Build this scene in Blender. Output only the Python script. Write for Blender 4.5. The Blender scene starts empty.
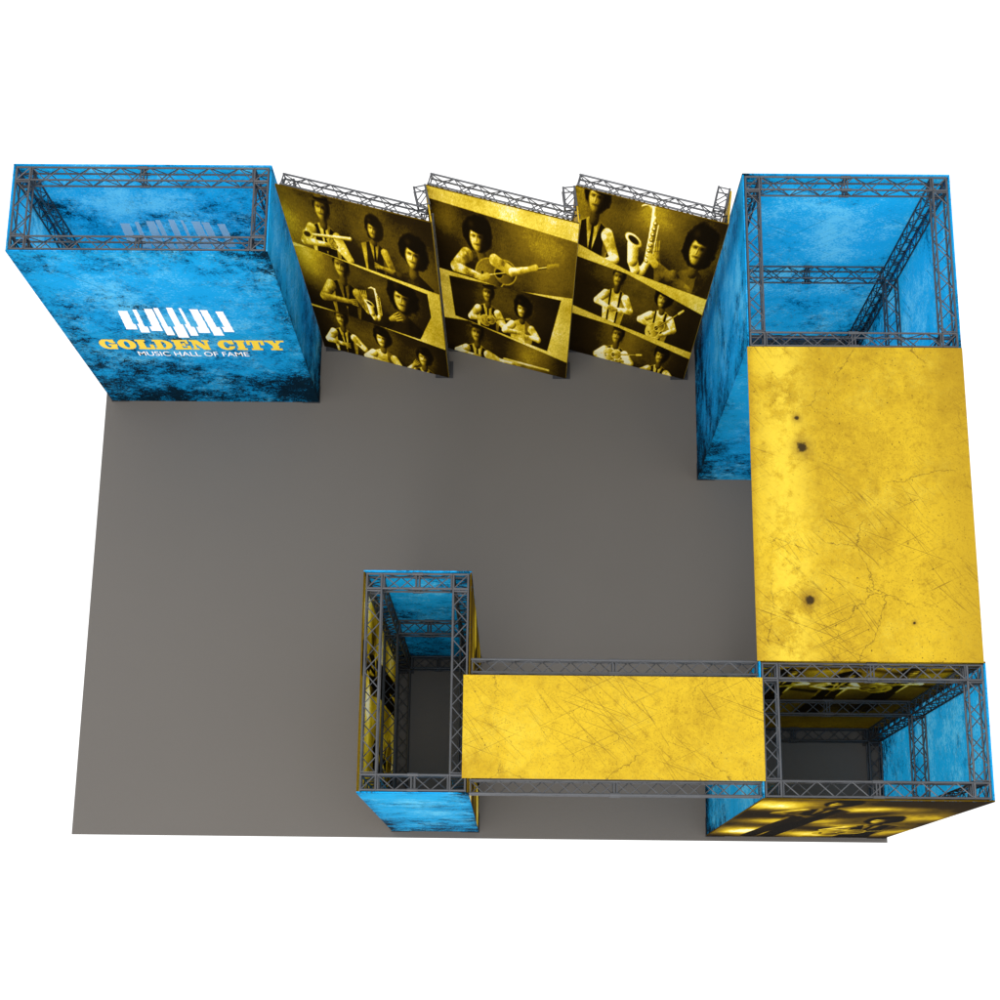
import bpy, math, random
import numpy as np
from mathutils import Matrix, Vector
random.seed(4); rng=np.random.default_rng(7)
scene=bpy.context.scene; COL=scene.collection
H=3.737
LT=(-4.188,-2.050,5.512,6.296); RB=(1.826,3.526,4.715,6.249); FR=(1.833,3.542,1.159,2.206); CT=(-1.177,-0.346,1.177,2.873)
TW=0.13; PT=0.012

# ---------------------------------------------------------------- nodes helper
class NT:
    def __init__(s,name):
        s.m=bpy.data.materials.new(name); s.m.use_nodes=True; s.t=s.m.node_tree; s.n=s.t.nodes; s.b=s.n['Principled BSDF']
    def link(s,a,b): s.t.links.new(a,b)
    def node(s,ty,**kw):
        n=s.n.new(ty)
        for k,v in kw.items(): setattr(n,k,v)
        return n
    def setin(s,sock,v):
        if isinstance(v,bpy.types.NodeSocket): s.link(v,sock)
        else: sock.default_value=v
    def math(s,op,a,b=0.0,c=0.0,clamp=False):
        n=s.node('ShaderNodeMath',operation=op,use_clamp=clamp)
        s.setin(n.inputs[0],a); s.setin(n.inputs[1],b); s.setin(n.inputs[2],c); return n.outputs[0]
    def vmath(s,op,a,b=(0,0,0)):
        n=s.node('ShaderNodeVectorMath',operation=op); s.setin(n.inputs[0],a); s.setin(n.inputs[1],b)
        return n.outputs['Value'] if op in('LENGTH','DISTANCE') else n.outputs[0]
    def mapr(s,v,a,b,c=0.0,d=1.0,smooth=True):
        n=s.node('ShaderNodeMapRange',interpolation_type='SMOOTHSTEP' if smooth else 'LINEAR')
        s.setin(n.inputs[0],v); n.inputs[1].default_value=a;n.inputs[2].default_value=b;n.inputs[3].default_value=c;n.inputs[4].default_value=d
        return n.outputs[0]
    def noise(s,vec,scale,detail=6,rough=.6,dist=0.0):
        n=s.node('ShaderNodeTexNoise'); s.setin(n.inputs['Vector'],vec); n.inputs['Scale'].default_value=scale
        n.inputs['Detail'].default_value=detail;n.inputs['Roughness'].default_value=rough;n.inputs['Distortion'].default_value=dist
        return n.outputs['Fac']
    def voro(s,vec,scale):
        n=s.node('ShaderNodeTexVoronoi',feature='DISTANCE_TO_EDGE'); s.setin(n.inputs['Vector'],vec); n.inputs['Scale'].default_value=scale
        return n.outputs['Distance']
    def streak(s,vec,ang,along,across):
        n=s.node('ShaderNodeMapping',vector_type='TEXTURE'); s.setin(n.inputs[0],vec); n.inputs['Rotation'].default_value=(0,ang,0); n.inputs['Scale'].default_value=(along,1,across)
        return n.outputs[0]
    def mix(s,f,a,b,mode='MIX'):
        n=s.node('ShaderNodeMix',data_type='RGBA',blend_type=mode); s.setin(n.inputs[0],f)
        for i,v in((6,a),(7,b)):
            if isinstance(v,bpy.types.NodeSocket): s.link(v,n.inputs[i])
            else: n.inputs[i].default_value=(*v,1)
        return n.outputs[2]
    def coords(s):
        tc=s.node('ShaderNodeTexCoord'); oi=s.node('ShaderNodeObjectInfo')
        r=s.math('MULTIPLY',oi.outputs['Random'],40.0)
        sep=s.node('ShaderNodeSeparateXYZ'); s.link(tc.outputs['Generated'],sep.inputs[0])
        return tc.outputs['Object'], s.vmath('ADD',tc.outputs['Object'],s.vcomb(r)), sep.outputs[0], sep.outputs[2]
    def vcomb(s,r):
        n=s.node('ShaderNodeCombineXYZ')
        for i in range(3): s.link(r,n.inputs[i])
        return n.outputs[0]
    def done(s,col,rough=.6,spec=.3,metal=0,trans=0):
        s.setin(s.b.inputs['Base Color'],col if isinstance(col,bpy.types.NodeSocket) else (*col,1))
        s.setin(s.b.inputs['Roughness'],rough); s.b.inputs['Specular IOR Level'].default_value=spec; s.b.inputs['Metallic'].default_value=metal
        if trans:
            t=s.node('ShaderNodeBsdfTranslucent'); s.setin(t.inputs[0],col); mx=s.node('ShaderNodeMixShader'); mx.inputs[0].default_value=trans
            s.link(s.b.outputs[0],mx.inputs[1]); s.link(t.outputs[0],mx.inputs[2]); s.link(mx.outputs[0],s.n['Material Output'].inputs[0])
        return s.m

def mat_blue(name='printed_blue_fabric',clean=0.0):
    k=NT(name); o,v,gx,gz=k.coords()
    n1=k.noise(v,.95,12,.72,.3); n2=k.noise(v,5.0,12,.88); n3=k.noise(v,50,5,.8)
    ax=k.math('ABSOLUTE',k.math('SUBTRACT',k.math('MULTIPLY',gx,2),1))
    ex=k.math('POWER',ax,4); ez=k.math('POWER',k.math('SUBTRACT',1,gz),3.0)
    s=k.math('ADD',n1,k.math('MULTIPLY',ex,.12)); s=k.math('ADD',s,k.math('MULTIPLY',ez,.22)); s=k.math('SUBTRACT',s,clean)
    s=k.math('ADD',s,k.math('MULTIPLY',k.math('SUBTRACT',n2,.5),1.15)); s=k.math('ADD',s,k.math('MULTIPLY',k.math('SUBTRACT',n3,.5),.8))
    dark=k.mapr(s,.64,.74); mid=k.mapr(s,.48,.66)
    c=k.mix(mid,(.012,.42,.82),(.002,.23,.50))
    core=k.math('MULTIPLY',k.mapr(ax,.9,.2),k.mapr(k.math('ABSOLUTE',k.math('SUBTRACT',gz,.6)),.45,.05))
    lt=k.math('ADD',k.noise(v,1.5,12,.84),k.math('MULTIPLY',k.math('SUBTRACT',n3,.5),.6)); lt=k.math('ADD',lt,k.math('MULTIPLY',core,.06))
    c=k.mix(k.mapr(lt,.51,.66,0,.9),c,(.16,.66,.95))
    c=k.mix(k.math('MULTIPLY',dark,.97),c,(.002,.010,.018))
    sp=k.mapr(k.noise(v,26,6,.8),.59,.65,0,.85); sp=k.math('MULTIPLY',sp,k.mapr(s,.50,.66)); c=k.mix(sp,c,(.002,.022,.045))
    for ang,al,ac,th in((.9,1.3,.012,.69),(-.6,1.1,.012,.70)):
        q=k.streak(v,ang,al,ac); f=k.math('MULTIPLY',k.mapr(k.noise(q,1.5,1,.3),th,th+.03,0,.55),k.mapr(k.noise(v,1.3,3),.47,.57)); c=k.mix(f,c,(.003,.07,.14))
    return k.done(c,.8,0.04,trans=.40)
def yellow_core(k,v,o,gx,gz,spots=(),scr=1.0):
    n1=k.noise(v,.9,10,.6,.2); n2=k.noise(v,11,9,.82); n3=k.noise(v,80,3,.7)
    m=k.math('ADD',k.math('MULTIPLY',n1,.55),k.math('MULTIPLY',n2,.45))
    c=k.mix(k.mapr(m,.40,.62),(.56,.375,.016),(.39,.242,.010))
    c=k.mix(k.mapr(n2,.54,.68,0,.5),c,(.25,.148,.007))
    l=k.math('ADD',k.noise(v,1.5,12,.80),k.math('MULTIPLY',k.math('SUBTRACT',n3,.5),.45)); c=k.mix(k.mapr(l,.51,.68,0,.6),c,(.64,.47,.04))
    c=k.mix(k.mapr(n3,.50,.72,0,.6),c,(.22,.13,.006))
    c=k.mix(k.mapr(k.noise(v,50,2,.5),.69,.73,0,.8),c,(.06,.035,.006))
    d=k.node('ShaderNodeTexNoise'); k.link(v,d.inputs['Vector']); d.inputs['Scale'].default_value=3.2; d.inputs['Detail'].default_value=9; d.inputs['Roughness'].default_value=.65
    dv=k.vmath('ADD',v,k.vmath('MULTIPLY',d.outputs['Color'],(.28,.28,.28)))
    cr=k.mapr(k.voro(dv,.9),.0,.0048,.75,0); cr=k.math('MULTIPLY',cr,k.mapr(k.noise(v,1.6,4),.44,.54)); c=k.mix(cr,c,(.09,.05,.008))
    for ang,al,ac,th in((.75,1.6,.013,.67),(1.0,1.1,.011,.685),(-.45,1.3,.011,.69),(.35,2.0,.015,.685)):
        q=k.streak(v,ang,al,ac); f=k.mapr(k.noise(q,1.5,1,.3),th,th+.03,0,.65*scr); f=k.math('MULTIPLY',f,k.mapr(k.noise(v,1.3,3),.46,.56)); c=k.mix(f,c,(.14,.08,.009))
    for (sx,sz,r) in spots:
        w=k.vmath('ADD',o,k.vmath('MULTIPLY',k.vmath('SUBTRACT',d.outputs['Color'],(.5,.5,.5)),(.12,.0,.12)))
        ds=k.vmath('DISTANCE',w,(sx,o_y,sz)) if False else k.vmath('LENGTH',k.vmath('MULTIPLY',k.vmath('SUBTRACT',w,(sx,0,sz)),(1,0,1)))
        c=k.mix(k.mapr(ds,r*.4,r*2.8,.65,0),c,(.18,.095,.01)); c=k.mix(k.mapr(ds,r*.45,r*1.1,.97,0),c,(.03,.017,.004))
    return c
def mat_yellow(name,spots=(),strip=False,scr=1.0):
    k=NT(name); o,v,gx,gz=k.coords()
    c=yellow_core(k,v,o,gx,gz,spots if not strip else (),scr)
    if strip:
        c=k.mix(k.math('MULTIPLY',k.mapr(k.math('ABSOLUTE',k.math('SUBTRACT',gx,.15)),0,.2,.7,0),k.mapr(k.noise(v,3.5,9,.8),.40,.56)),c,(.74,.55,.045))
        e=k.math('MAXIMUM',k.mapr(gx,.035,0),k.mapr(gx,.72,1.0)); c=k.mix(k.math('MULTIPLY',e,.5),c,(.30,.175,.008))
        nz=k.noise(v,7,8,.7)
        for (sx,sz,r) in spots:
            ds=k.vmath('LENGTH',k.vmath('MULTIPLY',k.vmath('SUBTRACT',o,(sx,0,sz)),(1,0,1)))
            ds=k.math('ADD',ds,k.math('MULTIPLY',k.math('SUBTRACT',nz,.5),r*2.2))
            c=k.mix(k.mapr(ds,r*.4,r*2.8,.6,0),c,(.18,.095,.01)); c=k.mix(k.mapr(ds,r*.5,r*1.0,.97,0),c,(.03,.017,.004))
    return k.done(c,.7,.12,trans=.12)
def mat_art():
    k=NT('printed_photo_fabric'); o,v,gx,gz=k.coords()
    a=k.node('ShaderNodeAttribute',attribute_name='ink'); lum=a.outputs['Fac']
    nn=k.math('MULTIPLY',k.math('SUBTRACT',k.noise(v,14,8,.75),.5),k.math('MULTIPLY',k.math('ADD',lum,.05),.40))
    L=k.math('ADD',lum,nn)
    r=k.node('ShaderNodeValToRGB'); k.link(L,r.inputs[0]); e=r.color_ramp.elements
    e[0].position=0; e[0].color=(.004,.0025,.001,1); e[1].position=1; e[1].color=(1.,.93,.60,1)
    for p,c in((.18,(.022,.012,.002,1)),(.40,(.20,.118,.005,1)),(.62,(.60,.40,.011,1)),(.84,(.95,.72,.08,1))):
        q=e.new(p); q.color=c
    return k.done(r.outputs[0],.9,.02,trans=.22)
def mat_truss():
    k=NT('dark_powder_coated_metal'); o,v,gx,gz=k.coords()
    c=k.mix(k.noise(v,9,4),(.042,.044,.05),(.08,.083,.09)); return k.done(c,.4,.5,.3)
def mat_floor():
    k=NT('grey_carpet'); tc=k.node('ShaderNodeTexCoord'); v=tc.outputs['Object']
    c=k.mix(k.noise(v,.5,3),(.120,.110,.101),(.132,.122,.112)); c=k.mix(k.mapr(k.noise(v,180,3,.7),.3,.7,0,.35),c,(.106,.098,.09))
    m=k.done(c,.85,.15)
    bp=k.node('ShaderNodeBump'); bp.inputs['Strength'].default_value=.12; bp.inputs['Distance'].default_value=.004
    k.link(k.noise(v,220,2),bp.inputs['Height']); k.link(bp.outputs[0],k.b.inputs['Normal']); return m
def mat_plain(name,c,trans=0):
    k=NT(name); o,v,gx,gz=k.coords(); return k.done(k.mix(k.mapr(k.noise(v,30,5,.7),.45,.75,0,.2),c,tuple(x*.8 for x in c)),.6,.25,trans=trans)
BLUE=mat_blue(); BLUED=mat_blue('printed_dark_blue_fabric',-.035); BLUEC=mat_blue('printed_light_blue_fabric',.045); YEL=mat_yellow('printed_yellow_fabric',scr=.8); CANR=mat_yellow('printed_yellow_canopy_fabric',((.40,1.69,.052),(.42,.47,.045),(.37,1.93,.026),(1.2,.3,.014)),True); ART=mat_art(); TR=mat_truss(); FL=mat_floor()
WHITE=mat_plain('white_print',(.96,.97,.98)); GOLD=mat_plain('yellow_print',(.86,.60,.045)); BLK=mat_plain('black_steel_plate',(.03,.03,.033))

# ---------------------------------------------------------------- objects helper
def thing(name,loc,label,cat,group=None):
    e=bpy.data.objects.new(name,None); COL.objects.link(e); e.location=loc; e['label']=label; e['category']=cat; e.empty_display_size=.3
    if group: e['group']=group
    return e
def add(name,me,M,parent,label=None):
    ob=bpy.data.objects.new(name,me); COL.objects.link(ob)
    if parent:
        ob.parent=parent; ob.matrix_basis=Matrix.Translation(-Vector(parent.location))@M
    else: ob.matrix_basis=M
    if label: ob['label']=label
    return ob
def mesh(name,v,f,mat,smooth=False):
    me=bpy.data.meshes.new(name); me.from_pydata(v,[],f); me.materials.append(mat)
    me.update(); return me
class MB:
    def __init__(s): s.v=[];s.f=[]
    def box(s,a,b):
        i=len(s.v)
        for z in(a[2],b[2]):
            for x,y in((a[0],a[1]),(b[0],a[1]),(b[0],b[1]),(a[0],b[1])): s.v.append((x,y,z))
        for q in((3,2,1,0),(4,5,6,7),(0,1,5,4),(1,2,6,5),(2,3,7,6),(3,0,4,7)): s.f.append(tuple(i+k for k in q))
    def tube(s,p,q,r,n=6):
        p=Vector(p);q=Vector(q);d=(q-p).normalized(); a=d.orthogonal().normalized(); b=d.cross(a); i=len(s.v)
        for c in(p,q):
            for k in range(n):
                t=2*math.pi*k/n; s.v.append(tuple(c+a*math.cos(t)*r+b*math.sin(t)*r))
        for k in range(n): s.f.append((i+k,i+(k+1)%n,i+n+(k+1)%n,i+n+k))
        s.f.append(tuple(i+k for k in reversed(range(n)))); s.f.append(tuple(i+n+k for k in range(n)))
RC=.0085; RL=.0046
def truss_mesh(L,w=TW,coupler=False):
    m=MB(); h=w/2-RC
    cs=[(-h,-h),(h,-h),(h,h),(-h,h)]
    for c in cs: m.tube((0,*c),(L,*c),RC,8)
    n=max(1,round(L/(w*.95))); st=L/n
    for j in range(4):
        a=cs[j];b=cs[(j+1)%4]
        for i in range(n):
            p,q=(a,b) if (i+j)%2==0 else (b,a)
            m.tube((i*st,*p),((i+1)*st,*q),RL,6)
    for x in [0.008,L-.008]+([L/2-.012,L/2+.012] if coupler else []):
        for j in range(4): m.tube((x,*cs[j]),(x,*cs[(j+1)%4]),RL*1.25,6)
    if coupler:
        for c in cs: m.tube((L/2-.04,*c),(L/2+.04,*c),RC*1.6,8)
    return mesh('truss',m.v,m.f,TR)
def truss(p,q,parent,name='truss_beam',w=TW,coupler=False):
    p=Vector(p);q=Vector(q);d=(q-p);L=d.length;x=d.normalized()
    up=Vector((0,0,1)) if abs(x.z)<.9 else Vector((0,1,0))
    y=up.cross(x).normalized(); z=x.cross(y)
    M=Matrix(((x.x,y.x,z.x,p.x),(x.y,y.y,z.y,p.y),(x.z,y.z,z.z,p.z),(0,0,0,1)))
    return add(name,truss_mesh(L,w,coupler=coupler),M,parent)
def corner(c,parent,w=TW):
    m=MB(); h=w/2-RC; P=[Vector((x,y,z)) for x in(-h,h) for y in(-h,h) for z in(-h,h)]
    for i in range(8):
        for j in range(i+1,8):
            dd=(P[i]-P[j]); nz=sum(1 for k in dd if abs(k)>1e-6)
            if nz==1: m.tube(P[i],P[j],RC*1.05,8)
    for i,j in((1,7),(0,3),(4,7),(0,5)): m.tube(P[i],P[j],RL*1.1,6)
    return add('corner_block',mesh('corner',m.v,m.f,TR),Matrix.Translation(c),parent)
def plate(c,parent,s=.18):
    m=MB(); m.box((-s/2,-s/2,0),(s/2,s/2,.014)); m.box((-TW/2,-TW/2,.014),(TW/2,TW/2,.024))
    return add('base_plate',mesh('plate',m.v,m.f,BLK),Matrix.Translation(c),parent)
def rim(m,W,Hh):
    e=.006
    m.box((0,.0015,0),(W,PT,e)); m.box((0,.0015,Hh-e),(W,PT,Hh)); m.box((0,.0015,e),(e,PT,Hh-e)); m.box((W-e,.0015,e),(W,PT,Hh-e))
def panel_mesh(W,Hh,mat):
    m=MB(); rim(m,W,Hh); i=len(m.v); m.v+=[(0,0,0),(W,0,0),(W,0,Hh),(0,0,Hh)]; m.f.append((i,i+1,i+2,i+3)); return mesh('panel',m.v,m.f,mat)
def wallM(x0,y0,x1,y1,z=.03):
    a=math.atan2(y1-y0,x1-x0); return Matrix.Translation((x0,y0,z))@Matrix.Rotation(a,4,'Z'), math.hypot(x1-x0,y1-y0)
def wall(x0,y0,x1,y1,parent,mat,art=None,label=None,top=H):
    M,W=wallM(x0,y0,x1,y1)
    me=art_mesh(W,top-.03,art) if art is not None else panel_mesh(W,top-.03,mat)
    return add('fabric_panel',me,M,parent,label)
def art_mesh(W,Hh,L):
    nv,nu=L.shape; xs=np.linspace(0,W,nu); zs=np.linspace(Hh,0,nv); X,Z=np.meshgrid(xs,zs)
    r=MB(); rim(r,W,Hh)
    n=nu*nv; k=len(r.v); co=np.zeros((n+k,3)); co[:n,0]=X.ravel();co[:n,2]=Z.ravel(); co[n:]=np.array(r.v)
    i=np.arange(nv-1)[:,None]*nu+np.arange(nu-1)[None,:]
    f1=np.stack([i+nu,i+nu+1,i+1,i],-1).reshape(-1,4)
    F=np.vstack([f1,np.array(r.f)+n])
    me=bpy.data.meshes.new('photo_panel'); me.vertices.add(n+k); me.vertices.foreach_set('co',co.ravel())
    me.loops.add(F.size); me.loops.foreach_set('vertex_index',F.ravel().astype(np.int32))
    me.polygons.add(len(F)); me.polygons.foreach_set('loop_start',np.arange(0,F.size,4,dtype=np.int32))
    me.update(calc_edges=True); me.validate()
    at=me.attributes.new('ink','FLOAT','POINT'); at.data.foreach_set('value',np.concatenate([L.ravel(),np.full(k,.3)]).astype(np.float32))
    me.materials.append(ART); return me

# ---------------------------------------------------------------- duotone picture painter
def fbm(shape,base=4,octv=5,g=.55):
    out=np.zeros(shape); a=1; tot=0
    for o in range(octv):
        n=base*2**o; G=rng.random((n+2,n+2)); y=np.linspace(0,n,shape[0]);x=np.linspace(0,n,shape[1])
        yi=y.astype(int);xi=x.astype(int);fy=(y-yi)[:,None];fx=(x-xi)[None,:]; fy=fy*fy*(3-2*fy);fx=fx*fx*(3-2*fx)
        g00=G[np.ix_(yi,xi)];g01=G[np.ix_(yi,xi+1)];g10=G[np.ix_(yi+1,xi)];g11=G[np.ix_(yi+1,xi+1)]
        out+=a*((g00*(1-fx)+g01*fx)*(1-fy)+(g10*(1-fx)+g11*fx)*fy); tot+=a; a*=g
    return out/tot
class Art:
    def __init__(s,nu=320,nv=340,base=.1):
        s.U0,s.W0=np.meshgrid(np.linspace(0,1,nu),np.linspace(0,1,nv)); s.U,s.W=s.U0,s.W0; s.L=np.full(s.U.shape,base,float); s.clip=None
        s.fold=fbm(s.U.shape,16,4,.6)-.5
    def frame(s,cx=.5,cy=.5,ang=0):
        c,n=math.cos(ang),math.sin(ang); x=s.U0-cx;y=s.W0-cy; s.U=cx+x*c+y*n; s.W=cy-x*n+y*c
    def put(s,m,val):
        if s.clip is not None: m=m*s.clip
        s.L=s.L*(1-m)+val*m
    def sm(s,d,soft): return np.clip(.5-d/soft,0,1)
    def ell(s,cx,cy,rx,ry,val,rot=0,soft=.007,shade=0,rag=0):
        c,n=math.cos(rot),math.sin(rot); x=(s.U-cx)*c+(s.W-cy)*n; y=-(s.U-cx)*n+(s.W-cy)*c
        r=np.sqrt((x/rx)**2+(y/ry)**2)+rag*s.fold; d=(r-1)*min(rx,ry)
        v=val*(1-shade*np.clip((x/rx)*1.0+(y/ry)*.35,-.4,1)); s.put(s.sm(d,soft),v)
    def cap(s,x0,y0,x1,y1,r0,r1,val,soft=.006,shade=.25,fold=0):
        dx,dy=x1-x0,y1-y0; l2=dx*dx+dy*dy+1e-9; t=np.clip(((s.U-x0)*dx+(s.W-y0)*dy)/l2,0,1)
        px=s.U-(x0+t*dx);py=s.W-(y0+t*dy); r=r0+(r1-r0)*t; D=np.hypot(px,py)
        v=val*(1-shade*np.clip((px*.8+py*.6)/(r+1e-6),-.4,1))
        if fold: v=v*np.clip(1+fold*s.fold*3.5,.2,1.15)
        s.put(s.sm(D-r,soft),v)
    def dist(s,U,W,pts):
        d=np.full(U.shape,-9.); n=len(pts)
        for i in range(n):
            (x0,y0),(x1,y1)=pts[i],pts[(i+1)%n]; ex,ey=x1-x0,y1-y0; l=math.hypot(ex,ey)+1e-9; d=np.maximum(d,((U-x0)*ey-(W-y0)*ex)/l)
        return d
    def pic(s,pts,base,ang=0):
        s.clip=None; s.frame(); s.clip=s.sm(s.dist(s.U0,s.W0,pts),.004); cx=sum(p[0] for p in pts)/len(pts); cy=sum(p[1] for p in pts)/len(pts)
        s.put(np.ones(s.L.shape),base*(.4+1.6*fbm(s.L.shape,5,4)**1.5)); s.frame(cx,cy,ang)
    def tri(s,pts,val,fold=0):
        v=val*(np.clip(1+fold*s.fold*3.5,.2,1.15) if fold else 1)
        s.put(s.sm(s.dist(s.U,s.W,pts),.006),v)
    def glow(s,cx,cy,r,val,amt=1,ax=1):
        m=np.exp(-((((s.U-cx)/ax)**2+(s.W-cy)**2)/(r*r)))*amt; s.put(m,val)
    def person(s,cx,cy,h,hat=True,hair=0,arms=(),vest=True,lean=0,lit=.6,shirt=.92,length=3.4,susp=False):
        bx=cx+lean*h; by=cy+length*h*.8
        s.glow(cx,cy+.2*h,1.1*h,.30,.75)     # glow painted into the print behind the head separates hair from backdrop
        s.cap(bx-.22*h,by,bx-.34*h,cy+length*h*1.6,.34*h,.26*h,.10,fold=.4); s.cap(bx+.22*h,by,bx+.34*h,cy+length*h*1.6,.34*h,.26*h,.07,fold=.4)
        s.tri([(bx-.20*h,cy+.62*h),(bx+.20*h,cy+.62*h),(bx+.80*h,cy+.95*h),(bx+.55*h,by),(bx-.55*h,by),(bx-.80*h,cy+.95*h)],shirt*.80,fold=.3)
        s.tri([(bx+.18*h,cy+.62*h),(bx+.22*h,cy+.62*h),(bx+.80*h,cy+.95*h),(bx+.55*h,by),(bx+.25*h,by)],shirt*.45,fold=.4)
        if vest:
            s.tri([(bx-.30*h,cy+.70*h),(bx,cy+1.9*h),(bx,by+.08*h),(bx-.50*h,by),(bx-.48*h,cy+.80*h)],.10,fold=.4)
            s.tri([(bx+.30*h,cy+.70*h),(bx+.50*h,cy+.80*h),(bx+.52*h,by),(bx+.02*h,by+.08*h),(bx+.02*h,cy+1.9*h)],.06,fold=.4)
            s.cap(bx,cy+.80*h,bx+.01*h,cy+1.7*h,.045*h,.075*h,.04)
        if susp:
            for e in(-.34,.30): s.cap(bx+e*h,cy+.75*h,bx+e*.8*h,by,.055*h,.055*h,.05)
            s.cap(bx-.06*h,cy+.72*h,bx+.06*h,cy+.72*h,.07*h,.07*h,.04)
        s.cap(cx+.02*h,cy+.3*h,bx,cy+.68*h,.16*h,.19*h,lit*.45,shade=.7)
        hs=max(hair,.75)
        s.ell(cx+.03*h,cy-.12*h,.50*h*hs,.56*h*hs,.025,soft=.012,rag=.45)
        s.ell(cx-.03*h,cy+.03*h,.28*h,.38*h,lit*.95,shade=.95,soft=.014)
        s.ell(cx-.02*h,cy+.26*h,.19*h,.19*h,lit*.85,shade=.95,soft=.018)
        if not hat: s.ell(cx+.02*h,cy-.34*h,.36*h,.20*h,.025,rot=.15,soft=.010,rag=.5); s.glow(cx-.22*h,cy-.42*h,.09*h,.2,.7)
        s.ell(cx-.14*h,cy-.05*h,.10*h,.045*h,.28*lit,soft=.014); s.ell(cx+.10*h,cy-.05*h,.09*h,.05*h,.12*lit,soft=.014)
        s.cap(cx-.05*h,cy-.03*h,cx-.07*h,cy+.11*h,.02*h,.035*h,lit*1.05,shade=.9,soft=.010)
        s.ell(cx-.03*h,cy+.22*h,.10*h,.03*h,.25*lit,soft=.012); s.glow(cx+.22*h,cy+.2*h,.16*h,.05,.7,.7)
        if hat:
            s.ell(cx+.03*h,cy-.46*h,.31*h,.23*h,.26,shade=.95); s.ell(cx-.02*h,cy-.31*h,.50*h,.07*h,.20,rot=-.16,shade=.9); s.cap(cx-.28*h,cy-.33*h,cx+.33*h,cy-.42*h,.045*h,.045*h,.02)
            s.glow(cx,cy-.18*h,.14*h,.06,.6,1.7)
        for (sx,ex,ey,hx,hy) in arms:
            s.cap(bx+sx*.62*h,cy+1.02*h,cx+ex*h,cy+ey*h,.24*h,.18*h,shirt*.85,shade=.7,fold=.45); s.cap(cx+ex*h,cy+ey*h,cx+hx*h,cy+hy*h,.17*h,.11*h,shirt*.88,shade=.7,fold=.45)
            ux=(hx-ex);uy=(hy-ey);l=math.hypot(ux,uy)+1e-6;ux/=l;uy/=l
            s.cap(cx+hx*h,cy+hy*h,cx+(hx+ux*.2)*h,cy+(hy+uy*.2)*h,.085*h,.12*h,lit*.9,shade=.6)
            for q in range(4):
                o=(-.1+.07*q); s.cap(cx+(hx+ux*.22-uy*o)*h,cy+(hy+uy*.22+ux*o)*h,cx+(hx+ux*.46-uy*o*1.3)*h,cy+(hy+uy*.46+ux*o*1.3)*h,.033*h,.024*h,lit*.9,shade=.7)
    def guitar(s,x,y,a,k,tone=.5,neck=.75):
        c,n=math.cos(a),math.sin(a)
        s.ell(x,y,.165*k,.15*k,min(1,tone*1.7),rot=a); s.ell(x+c*.17*k,y+n*.17*k,.13*k,.115*k,min(1,tone*1.7),rot=a)
        s.ell(x,y,.154*k,.139*k,tone,rot=a,shade=.6); s.ell(x+c*.168*k,y+n*.168*k,.12*k,.105*k,tone,rot=a,shade=.5); s.ell(x+c*.1*k,y+n*.1*k,.05*k,.05*k,tone*1.5); s.ell(x+c*.1*k,y+n*.1*k,.04*k,.04*k,.03)
        s.cap(x-c*.08*k+n*.03*k,y-n*.08*k-c*.03*k,x-c*.08*k-n*.03*k,y-n*.08*k+c*.03*k,.010*k,.010*k,.06)
        s.cap(x+c*.14*k,y+n*.14*k,x+c*.66*k,y+n*.66*k,.018*k,.013*k,.20); s.cap(x-c*.08*k,y-n*.08*k,x+c*.66*k,y+n*.66*k,.004*k,.004*k,neck)
        s.cap(x+c*.66*k,y+n*.66*k,x+c*.76*k,y+n*.76*k,.024*k,.020*k,tone*1.3)
    def sax(s,x,y,k,tone=.8,flip=1):
        P=[(-.08,-.40),(0,-.44),(.09,-.42),(.12,-.3),(.15,0),(.17,.22),(.12,.34),(.02,.35),(-.05,.24),(-.09,.05)]
        for i in range(len(P)-1):
            r0=(.010+.0085*i)*k; s.cap(x+flip*P[i][0]*k,y+P[i][1]*k,x+flip*P[i+1][0]*k,y+P[i+1][1]*k,r0,r0+.0085*k,tone*.85,shade=.85)
        s.ell(x-flip*.10*k,y+.0*k,.13*k,.06*k,tone*1.15,rot=.3*flip,shade=.4); s.ell(x-flip*.10*k,y-.003*k,.095*k,.04*k,.12,rot=.3*flip)
        for q in range(8): s.ell(x+flip*.15*k,y+(-.26+.065*q)*k,.03*k,.022*k,.18); s.ell(x+flip*.145*k,y+(-.265+.065*q)*k,.018*k,.013*k,1.)
        s.cap(x+flip*.20*k,y-.25*k,x+flip*.23*k,y+.2*k,.006*k,.006*k,tone)
    def done(s,amp=.06):
        s.clip=None; n=rng.normal(0,1,s.L.shape); n=(n+np.roll(n,1,0)+np.roll(n,1,1)+np.roll(n,2,0))/2
        s.L=np.clip(s.L*(1+amp*n)*(.72+.6*fbm(s.L.shape,6,5)),0,1); return s.L

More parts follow.
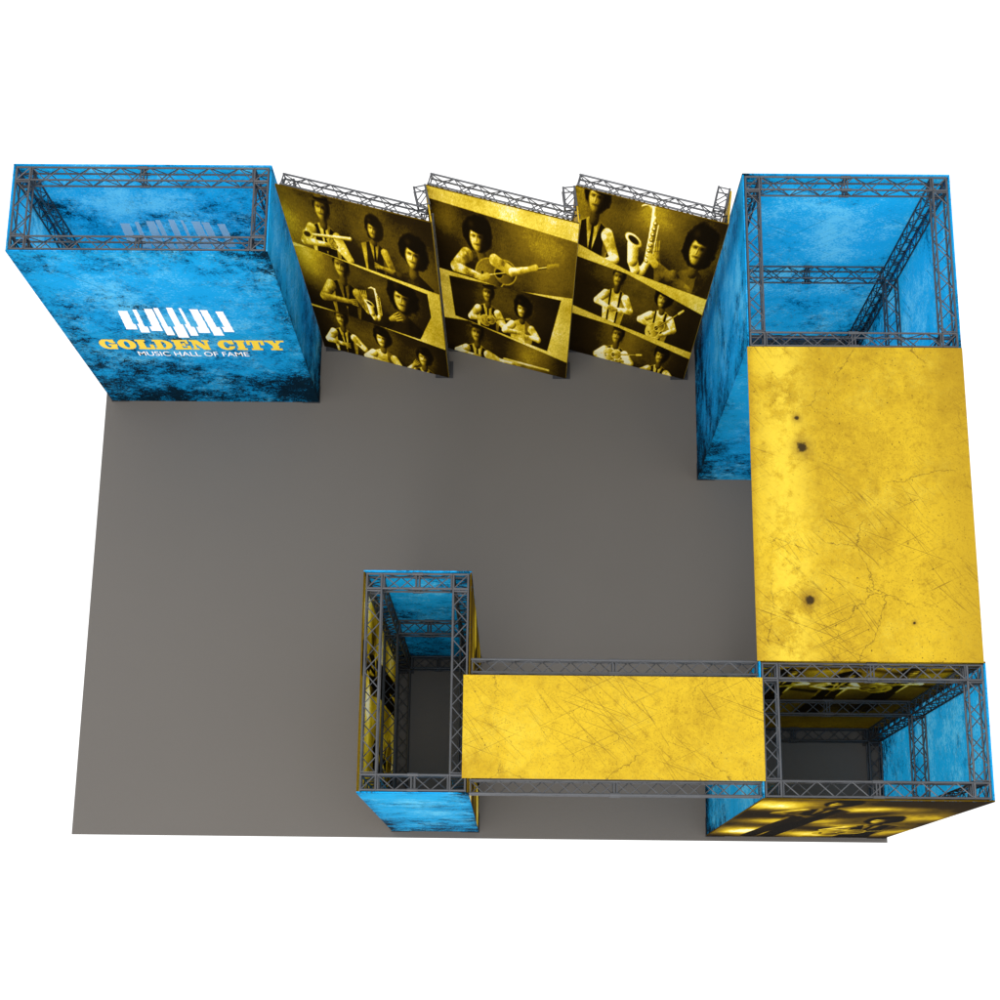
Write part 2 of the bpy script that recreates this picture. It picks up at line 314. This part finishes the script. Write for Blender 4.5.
AR=lambda a,b:[(-1,*a),(1,*b)]
def art1():
    a=Art(base=.72)
    a.pic([(0,-.1),(1,-.1),(1,.405),(0,.30)],.07,.14); a.glow(.05,.25,.2,.6,.8); a.glow(.5,.06,.2,.28,.8); a.glow(.95,.3,.15,.4,.7)
    a.person(.60,.10,.11,False,1.15,[(1,1.1,1.9,.4,1.9)],True,lit=.55,shirt=.65)
    a.person(.27,.10,.135,True,0,AR((-1.1,1.7,.0,1.5),(1.15,1.8,.5,1.4)),True); a.cap(.16,.28,.44,.21,.008,.011,.8,shade=.8); a.ell(.15,.283,.035,.026,.8,rot=-.3); a.ell(.146,.283,.025,.016,.2,rot=-.3)
    a.person(.86,.16,.17,False,1.1,[(-1,-1.1,1.5,-.4,1.7)],False,lit=.6,shirt=.2)
    a.pic([(0,.325),(.12,.315),(1,.435),(.92,.57),(.93,.76),(0,.685)],.06,.12); a.glow(.1,.37,.2,.75,.9); a.glow(.55,.45,.1,.3,.7)
    a.person(.72,.47,.19,False,1.15,[(-1,-1.1,1.3,-.5,.9)],False,lit=.6,shirt=.14)
    a.person(.30,.40,.15,True,0,AR((-1.1,1.7,.1,1.5),(1.1,1.6,1.0,1.2)),True,shirt=.6); a.sax(.50,.585,.26,.95)
    a.pic([(0,.70),(.3,.705),(1,.785),(1,1.1),(0,1.1)],.07,.08); a.glow(.4,.85,.2,.3,.7)
    a.person(.20,.76,.125,True,0,AR((-1.1,1.6,-.2,1.6),(1.2,1.5,.9,1.3)),True); a.person(.82,.86,.13,False,1,[(-1,-1.2,1.3,-.7,.7)],True,shirt=.85); a.person(.50,.82,.13,False,1.1,AR((-1.1,1.4,-.2,1.4),(1.0,1.5,.4,1.5)),False,lit=.7)
    return a.done()
def art2():
    a=Art(base=.74)
    a.pic([(0,.06),(1,.10),(1,.425),(.55,.47),(0,.44)],.13,-.05); a.glow(.78,.17,.30,.45,.9); a.glow(.05,.35,.22,.03,.9); a.glow(.12,.12,.1,.4,.7)
    a.person(.33,.20,.17,False,1.1,[],False,lit=.65,shirt=.20,lean=.15); a.guitar(.40,.40,-.26,.66,.36,.95)
    a.cap(.24,.31,.15,.39,.045,.036,.75,shade=.7,fold=.5); a.cap(.15,.39,.32,.425,.032,.020,.85,shade=.7,fold=.5); a.cap(.33,.43,.38,.41,.018,.018,.7)
    a.cap(.44,.31,.56,.36,.038,.030,.6,shade=.7,fold=.5); a.cap(.56,.36,.68,.325,.026,.017,.8,shade=.7,fold=.5); a.cap(.69,.32,.73,.305,.016,.018,.7)
    a.pic([(.10,.475),(.92,.455),(.84,.825),(.12,.735)],.07,.04); a.glow(.5,.5,.2,.32,.7)
    a.person(.38,.53,.12,True,0,AR((-1.1,1.6,-.2,1.5),(1.1,1.7,.5,1.4)),True); a.person(.64,.57,.12,False,1.15,AR((-1.1,1.5,-.2,1.4),(1.1,1.5,.4,1.5)),False,lit=.7)
    a.guitar(.36,.72,-.3,.26,.55)
    a.pic([(0,.77),(.22,.75),(1,.875),(1,1.1),(0,1.1)],.08,.05); a.glow(.72,.9,.2,.5,.8)
    a.person(.28,.83,.14,True,0,AR((-1.15,1.3,-.2,1.3),(1.3,1.2,2.1,1.1)),True); a.cap(.50,.965,.86,.95,.008,.008,.8)
    return a.done()
def art3():
    a=Art(base=.72)
    a.pic([(0,-.1),(1,-.1),(1,.425),(.42,.375),(0,.28)],.10,.06); a.glow(.05,.12,.16,.8,.9); a.glow(.55,.0,.22,.6,.85); a.glow(.95,.15,.2,.12,.8)
    a.person(.14,.05,.17,False,1.0,[(1,1.1,1.7,.5,2.0)],True,lit=.55,shirt=.9); a.person(.86,.14,.19,False,1.15,[(-1,-1.1,1.2,-1.35,.6)],False,lit=.55,shirt=.36); a.sax(.47,.20,.46,1.)
    a.cap(.62,.30,.85,.40,.026,.05,.35,shade=.6,fold=.5); a.cap(.60,.29,.56,.26,.024,.02,.7)
    a.pic([(0,.30),(.42,.395),(1,.445),(1,.815),(.4,.725),(0,.68)],.09,.04); a.glow(.5,.45,.3,.36,.75)
    a.person(.36,.43,.12,True,0,AR((-1.1,1.5,-.3,1.7),(1.05,1.6,.2,1.7)),False,susp=True,shirt=1.1); a.person(.70,.48,.12,False,1.1,AR((-1.1,1.4,-.4,1.6),(1.1,1.5,.5,1.9)),False,lit=.7,lean=.1,susp=True,shirt=1.1); a.guitar(.68,.70,-.8,.34,.66,.95)
    a.pic([(.03,.725),(.4,.745),(1,.84),(1,1.1),(.03,1.1)],.08,.03); a.glow(.5,.8,.2,.5,.8)
    a.person(.42,.80,.13,True,0,AR((-1.1,1.4,-.2,1.6),(1.1,1.4,.6,1.4)),True,shirt=1.05); a.person(.78,.86,.12,False,1,AR((-1.1,1.3,-.2,1.4),(1.1,1.3,.3,1.4)),True); a.guitar(.38,.96,-.25,.34,.62,.95)
    return a.done()
def art4(base=.16,g=.85):
    a=Art(200,200,base=base)
    for cx,cy,r,v,ax in((.1,.12,.10,1.,2.2),(.55,.2,.06,1.,3.5),(.85,.38,.10,.9,1.8),(.3,.5,.07,1.,3),(.7,.62,.05,1.,4),(.15,.8,.12,.9,1.6),(.6,.88,.08,1.,3),(.95,.8,.1,.8,1)): a.glow(cx,cy,r,v*g,.85,ax)
    a.frame(.5,.3,.12); a.person(.35,.10,.16,False,1,[(-1,-1.2,1.5,-.3,1.8)],True,lit=.4,shirt=.5); a.frame(.5,.6,-.1); a.person(.75,.5,.17,False,1.1,[(-1,-1.2,1.5,-.3,1.8)],True,lit=.45,shirt=.6); a.guitar(.6,.85,-.2,.6,.4)
    a.clip=None
    s=fbm(a.L.shape,6,4); a.L=np.clip((a.L-.08)*1.25*(.45+1.1*s),0,1); return a.done(.04)
def art5():
    a=Art(220,240,base=.42); a.glow(.5,.1,.3,.66,.8,2); a.glow(.3,.6,.3,.1,.7,2)
    for P in([(0,.10,.3,.16),(.3,.16,.55,.08),(.55,.08,1,.15)],[(0,.34,.25,.28),(.25,.28,.6,.40),(.6,.40,1,.30)]):
        for q in P: a.cap(*q,.012,.010,.06,soft=.04)
    a.person(.25,.14,.10,True,1,AR((-1.1,1.5,-.2,1.6),(1.2,1.5,.4,1.6)),True); a.person(.52,.20,.10,False,1.1,AR((-1.1,1.5,-.2,1.6),(1.2,1.4,.3,1.7)),True); a.person(.80,.16,.10,True,1.1,[(-1,-1.2,1.4,-.3,1.7)],True); a.guitar(.30,.36,-.2,.35,.5)
    return a.done(.04)

# ---------------------------------------------------------------- tower builder
def tower(b,name,label,mats,arts=(None,)*4,group='truss towers with printed panels',labels=(None,)*4):
    x0,x1,y0,y1=b; T=thing(name,((x0+x1)/2,(y0+y1)/2,.02),label,'exhibit tower',group)
    i=PT+.006+TW/2; X0,X1,Y0,Y1=x0+i,x1-i,y0+i,y1-i; zt=H-TW/2-.002; h=TW/2
    for (x,y) in((X0,Y0),(X1,Y0),(X1,Y1),(X0,Y1)):
        plate((x,y,.02),T); truss((x,y,.046),(x,y,zt-h),T,'leg'); corner((x,y,zt),T)
    for z,nm in((zt,'top_truss'),(H*.5,'middle_truss'),(.046+TW/2,'bottom_truss')):
        truss((X0+h,Y0,z),(X1-h,Y0,z),T,nm,coupler=z==zt); truss((X0+h,Y1,z),(X1-h,Y1,z),T,nm,coupler=True)
        truss((X0,Y0+h,z),(X0,Y1-h,z),T,nm); truss((X1,Y0+h,z),(X1,Y1-h,z),T,nm)
    f,r,bk,l=mats
    wall(x0,y0,x1,y0,T,f,arts[0],labels[0]); wall(x1,y0+PT+.001,x1,y1-PT-.001,T,r,arts[1],labels[1])
    wall(x1,y1,x0,y1,T,bk,arts[2],labels[2]); wall(x0,y1-PT-.001,x0,y0+PT+.001,T,l,arts[3],labels[3])
    return T
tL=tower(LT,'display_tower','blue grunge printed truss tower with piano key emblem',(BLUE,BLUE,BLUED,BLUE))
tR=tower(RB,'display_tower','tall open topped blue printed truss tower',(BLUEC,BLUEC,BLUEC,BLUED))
tF=tower(FR,'display_tower','truss tower with yellow photo front and blue sides',(None,BLUEC,None,BLUE),(art4(),None,art5(),None))
tC=tower(CT,'display_tower','narrow truss tower with blue front and yellow sides',(BLUED,None,BLUED,None),(None,art4(.25,.9),None,art4(.5,.9)))

# canopies
CB=thing('canopy',((RB[0]+RB[1])/2,(FR[3]+RB[2])/2,H-.15),'wide weathered yellow canopy bridging two blue towers','canopy','yellow overhead canopies')
M=Matrix.Translation((1.820,FR[3]-.012,H+.018))@Matrix.Rotation(-math.pi/2,4,'X')
add('canopy_panel',panel_mesh(1.706,RB[2]-FR[3]+.02,CANR),M,CB)
for x in(1.93,3.43): truss((x,FR[3]+.004,H-.08),(x,RB[2]-.004,H-.08),CB,'truss_beam')
CS=thing('canopy',((CT[1]+FR[0])/2,1.7,H-.15),'narrow yellow canopy between two parallel truss beams','canopy','yellow overhead canopies')
bw=.115; yb=FR[3]-bw/2-.005; yf=FR[2]+bw/2+.02
truss((CT[1]+.004,yb,H-.075),(FR[0]-.004,yb,H-.075),CS,'truss_beam',w=bw,coupler=True); truss((CT[1]+.004,yf,H-.075),(FR[0]-.004,yf,H-.075),CS,'truss_beam',w=bw,coupler=True)
M=Matrix.Translation((CT[1]-.05,yf+bw/2,H+.018))@Matrix.Rotation(-math.pi/2,4,'X')
add('canopy_panel',panel_mesh(FR[0]-CT[1]+.07,yb-yf-bw-.02,YEL),M,CS)

# sawtooth back wall
ZB=thing('photo_wall',(-.1,6.0,.02),'zigzag truss wall with three yellow and black music photo panels','display wall')
S=[(-2.02,6.217),(-.775,6.217),(.455,6.217)]; Cn=[(-.722,5.790),(.486,5.790),(1.703,5.790)]; w=.11
for i,(s,c) in enumerate(zip(S,Cn)):
    d=Vector((c[0]-s[0],c[1]-s[1],0)).normalized(); n=Vector((d.y,-d.x,0))
    s2=Vector((s[0],s[1]-.09,0)); c2=Vector((c[0],c[1],0))
    wall(s2.x,s2.y,c2.x,c2.y,ZB,None,[art1,art2,art3][i](),'yellow and black photo print of musicians with instruments',top=H-.01)
    off=-n*(w/2+PT+.004)
    p=s2+off-d*(.0 if i else -.03); q=c2+off-d*.07
    for z in(H-.062,H*.5,.11): truss((p.x,p.y,z),(q.x,q.y,z),ZB,'truss_beam',w=w)
    for e in(p+d*.06,q): plate((e.x,e.y,.02),ZB)
    nx=S[i+1] if i<2 else (1.735,6.217)
    r0=Vector((c2.x-.065,c2.y+.16,0)); r1=Vector((nx[0]-.055,6.13,0))
    for z in(H-.064,.11): truss((r0.x,r0.y,z),(r1.x,r1.y,z),ZB,'truss_beam',w=w)
    truss((q.x,q.y,.046),(q.x,q.y,H-.125),ZB,'leg',w=w)
    wall(c2.x+.006,c2.y+.01,nx[0]+.006,6.10,ZB,YEL,top=H-.02)
truss((-1.93,6.19,.046),(-1.93,6.19,H-.13),ZB,'leg',w=w)

# ---------------------------------------------------------------- lettering and emblem
def raster(fn,W,Hh,cell,mat,name,M,parent,label):
    nx=int(W/cell);nz=int(Hh/cell); X,Z=np.meshgrid((np.arange(nx)+.5)*cell,(np.arange(nz)+.5)*cell); m=fn(X,Z)
    v=[];f=[]
    for j in range(nz):
        row=np.concatenate([[0],m[j].astype(int),[0]]); dd=np.diff(row); a=np.where(dd==1)[0]; b=np.where(dd==-1)[0]
        for p,q in zip(a,b):
            i=len(v); v+=[(p*cell,0,j*cell),(q*cell,0,j*cell),(q*cell,0,(j+1)*cell),(p*cell,0,(j+1)*cell)]; f.append((i,i+1,i+2,i+3))
    return add(name,mesh(name,v,f,mat),M,parent,label)
def R(x,y,a,b,c,d): return (x>=a)&(x<=b)&(y>=c)&(y<=d)
def E(x,y,cx,cy,rx,ry): return ((x-cx)/rx)**2+((y-cy)/ry)**2<=1
def seg(x,y,x0,x1,w):
    c=x0+(x1-x0)*(1-y); return (abs(x-c)<w/2)&(y>=0)&(y<=1)
LET={
'G':(1.12,lambda x,y:((E(x,y,.56,.5,.56,.52)&~E(x,y,.56,.5,.17,.33)&~R(x,y,.6,1.2,.47,.64))|R(x,y,.58,1.12,.36,.52)|R(x,y,.72,1.04,.0,.5)|R(x,y,.84,1.04,.60,1.0))),
'O':(1.14,lambda x,y:E(x,y,.57,.5,.57,.52)&~E(x,y,.57,.5,.16,.33)),
'L':(1.04,lambda x,y:R(x,y,.10,.52,0,1)|R(x,y,0,.64,.82,1)|R(x,y,0,1.04,0,.18)|R(x,y,.80,1.04,0,.5)),
'D':(1.16,lambda x,y:((E(x,y,.5,.5,.66,.5)&(x>.3)&~(E(x,y,.52,.5,.24,.33)&(x>.52)))|R(x,y,.10,.50,0,1)|R(x,y,0,.5,.82,1)|R(x,y,0,.5,0,.18))),
'E':(1.06,lambda x,y:R(x,y,.10,.52,0,1)|R(x,y,0,1.02,.82,1)|R(x,y,0,1.06,0,.18)|R(x,y,.82,1.02,.58,1)|R(x,y,.84,1.06,0,.42)|R(x,y,.4,.72,.42,.58)|R(x,y,.62,.76,.32,.68)),
'N':(1.24,lambda x,y:R(x,y,.12,.32,0,1)|R(x,y,.92,1.12,0,1)|seg(x,y,.30,.94,.46)|R(x,y,0,.5,.84,1)|R(x,y,0,.44,0,.16)|R(x,y,.80,1.24,.84,1)),
'C':(1.08,lambda x,y:((E(x,y,.55,.5,.55,.52)&~E(x,y,.56,.5,.17,.33)&~R(x,y,.6,1.2,.38,.62))|R(x,y,.84,1.04,.58,1.0))),
'I':(.66,lambda x,y:R(x,y,.12,.54,0,1)|R(x,y,0,.66,.82,1)|R(x,y,0,.66,0,.18)),
'T':(1.12,lambda x,y:R(x,y,.35,.77,0,1)|R(x,y,0,1.12,.82,1)|R(x,y,0,.22,.52,1)|R(x,y,.90,1.12,.52,1)|R(x,y,.2,.92,0,.18)),
'Y':(1.24,lambda x,y:(R(x,y,.42,.84,0,.45))|(seg(x,y,.24,.98,.42)&(y>.4))|(seg(x,y,1.0,.28,.26)&(y>.4))|R(x,y,0,.56,.84,1)|R(x,y,.72,1.24,.84,1)|R(x,y,.26,1.0,0,.18))}
def word(x,z):
    out=np.zeros(x.shape,bool); hh=.25; tot=sum(LET[c][0]+.07 if c!=' ' else .42 for c in 'GOLDEN CITY'); k=1.75/tot; px=0
    for c in 'GOLDEN CITY':
        if c==' ': px+=.42; continue
        wd,fn=LET[c]; lx=x/k-px; ly=z/hh; out|=fn(lx,ly)&(lx>=0)&(lx<=wd)&(ly>=0)&(ly<=1); px+=wd+.07
    return out
def keys(x,z):
    out=np.zeros(x.shape,bool)
    b=[0,.12,.22,.34,.43,.55,.64,.76,.87,.98]; n=9
    low=[.20,.12,.16,.06,.0,.05,.12,.06,.15]; top=[.64,.67,.69,.71,.72,.71,.69,.67,.64]
    for i in range(n):
        sk=(z-.35)*.05*(4-i)/4; xx=x-sk
        out|=(xx>b[i]+.009)&(xx<b[i+1]-.009)&(z>low[i])&(z<top[i])
    for i in range(n-1):
        if i in(2,6): continue
        sk=(z-.35)*.05*(3.5-i)/4; out&=~((abs(x-sk-b[i+1])<(.034 if i%2 else .026))&(z>(.27 if i%2 else .33)))
    return out
yF=LT[2]-.003; zb=1.53
raster(word,1.84,.265,.0035,GOLD,'lettering',Matrix.Translation((-3.925,yF,zb)),tL,'bold yellow slab serif words GOLDEN CITY')
raster(keys,1.02,.74,.0045,WHITE,'piano_key_emblem',Matrix.Translation((-3.585,yF,1.84)),tL,'white piano key emblem')
raster(keys,1.02,.74,.0045,WHITE,'piano_key_emblem',Matrix.Translation((-3.585,LT[3]-PT-.003,2.0)),tL,'white piano key emblem')
cu=bpy.data.curves.new('sub','FONT'); cu.body='MUSIC HALL OF FAME'; cu.size=.165; cu.align_x='CENTER'; cu.offset=.0005
to=bpy.data.objects.new('tmp',cu); COL.objects.link(to); bpy.context.view_layer.update()
dg=bpy.context.evaluated_depsgraph_get(); me=bpy.data.meshes.new_from_object(to.evaluated_get(dg)); bpy.data.objects.remove(to); me.materials.clear(); me.materials.append(WHITE)
xs=[v.co.x for v in me.vertices]; sc=1.05/(max(xs)-min(xs))
add('lettering',me,Matrix.Translation((-3.09,yF,1.36))@Matrix.Rotation(math.pi/2,4,'X')@Matrix.Diagonal((sc,1,1,1)),tL,'thin white words MUSIC HALL OF FAME')

# floor
m=MB(); m.box((-4.254,1.117,-.01),(3.561,6.30,.02)); fl=add('floor',mesh('floor',m.v,m.f,FL),Matrix.Identity(4),None); fl['kind']='structure'

# ---------------------------------------------------------------- light, world, camera
w=bpy.data.worlds.new('World'); scene.world=w; w.use_nodes=True; bg=w.node_tree.nodes['Background']; bg.inputs[0].default_value=(1,1,1,1); bg.inputs[1].default_value=1.25
def area(loc,tgt,size,power):
    l=bpy.data.lights.new('softbox','AREA'); l.shape='DISK'; l.size=size; l.energy=power; o=bpy.data.objects.new('softbox',l); COL.objects.link(o); o.location=loc
    o.rotation_euler=(Vector(tgt)-Vector(loc)).to_track_quat('-Z','Y').to_euler()
area((-.5,1.5,17.5),(-.3,3.5,0),7,1000)
area((-2,-9,10),(-.3,4,1),5,700)
t=math.radians(15.686); ya=math.radians(-2.255); r=math.radians(1.701)
Rv=Vector((1,0,0));Uv=Vector((0,math.cos(t),math.sin(t)))
R2=Rv*math.cos(r)-Uv*math.sin(r); U2=Rv*math.sin(r)+Uv*math.cos(r); Zv=R2.cross(U2)
Mc=Matrix((( R2.x,U2.x,Zv.x),(R2.y,U2.y,Zv.y),(R2.z,U2.z,Zv.z)))
Mw=Matrix.Rotation(-ya,3,'Z')@Mc
cam=bpy.data.cameras.new('camera'); cam.sensor_width=36; cam.lens=1638.245/1000*36; cam.clip_end=200
co=bpy.data.objects.new('camera',cam); COL.objects.link(co); co.matrix_world=Matrix.Translation((0,0,16))@Mw.to_4x4(); scene.camera=co
scene.view_settings.view_transform='Standard'; scene.view_settings.look='None'; scene.view_settings.exposure=0
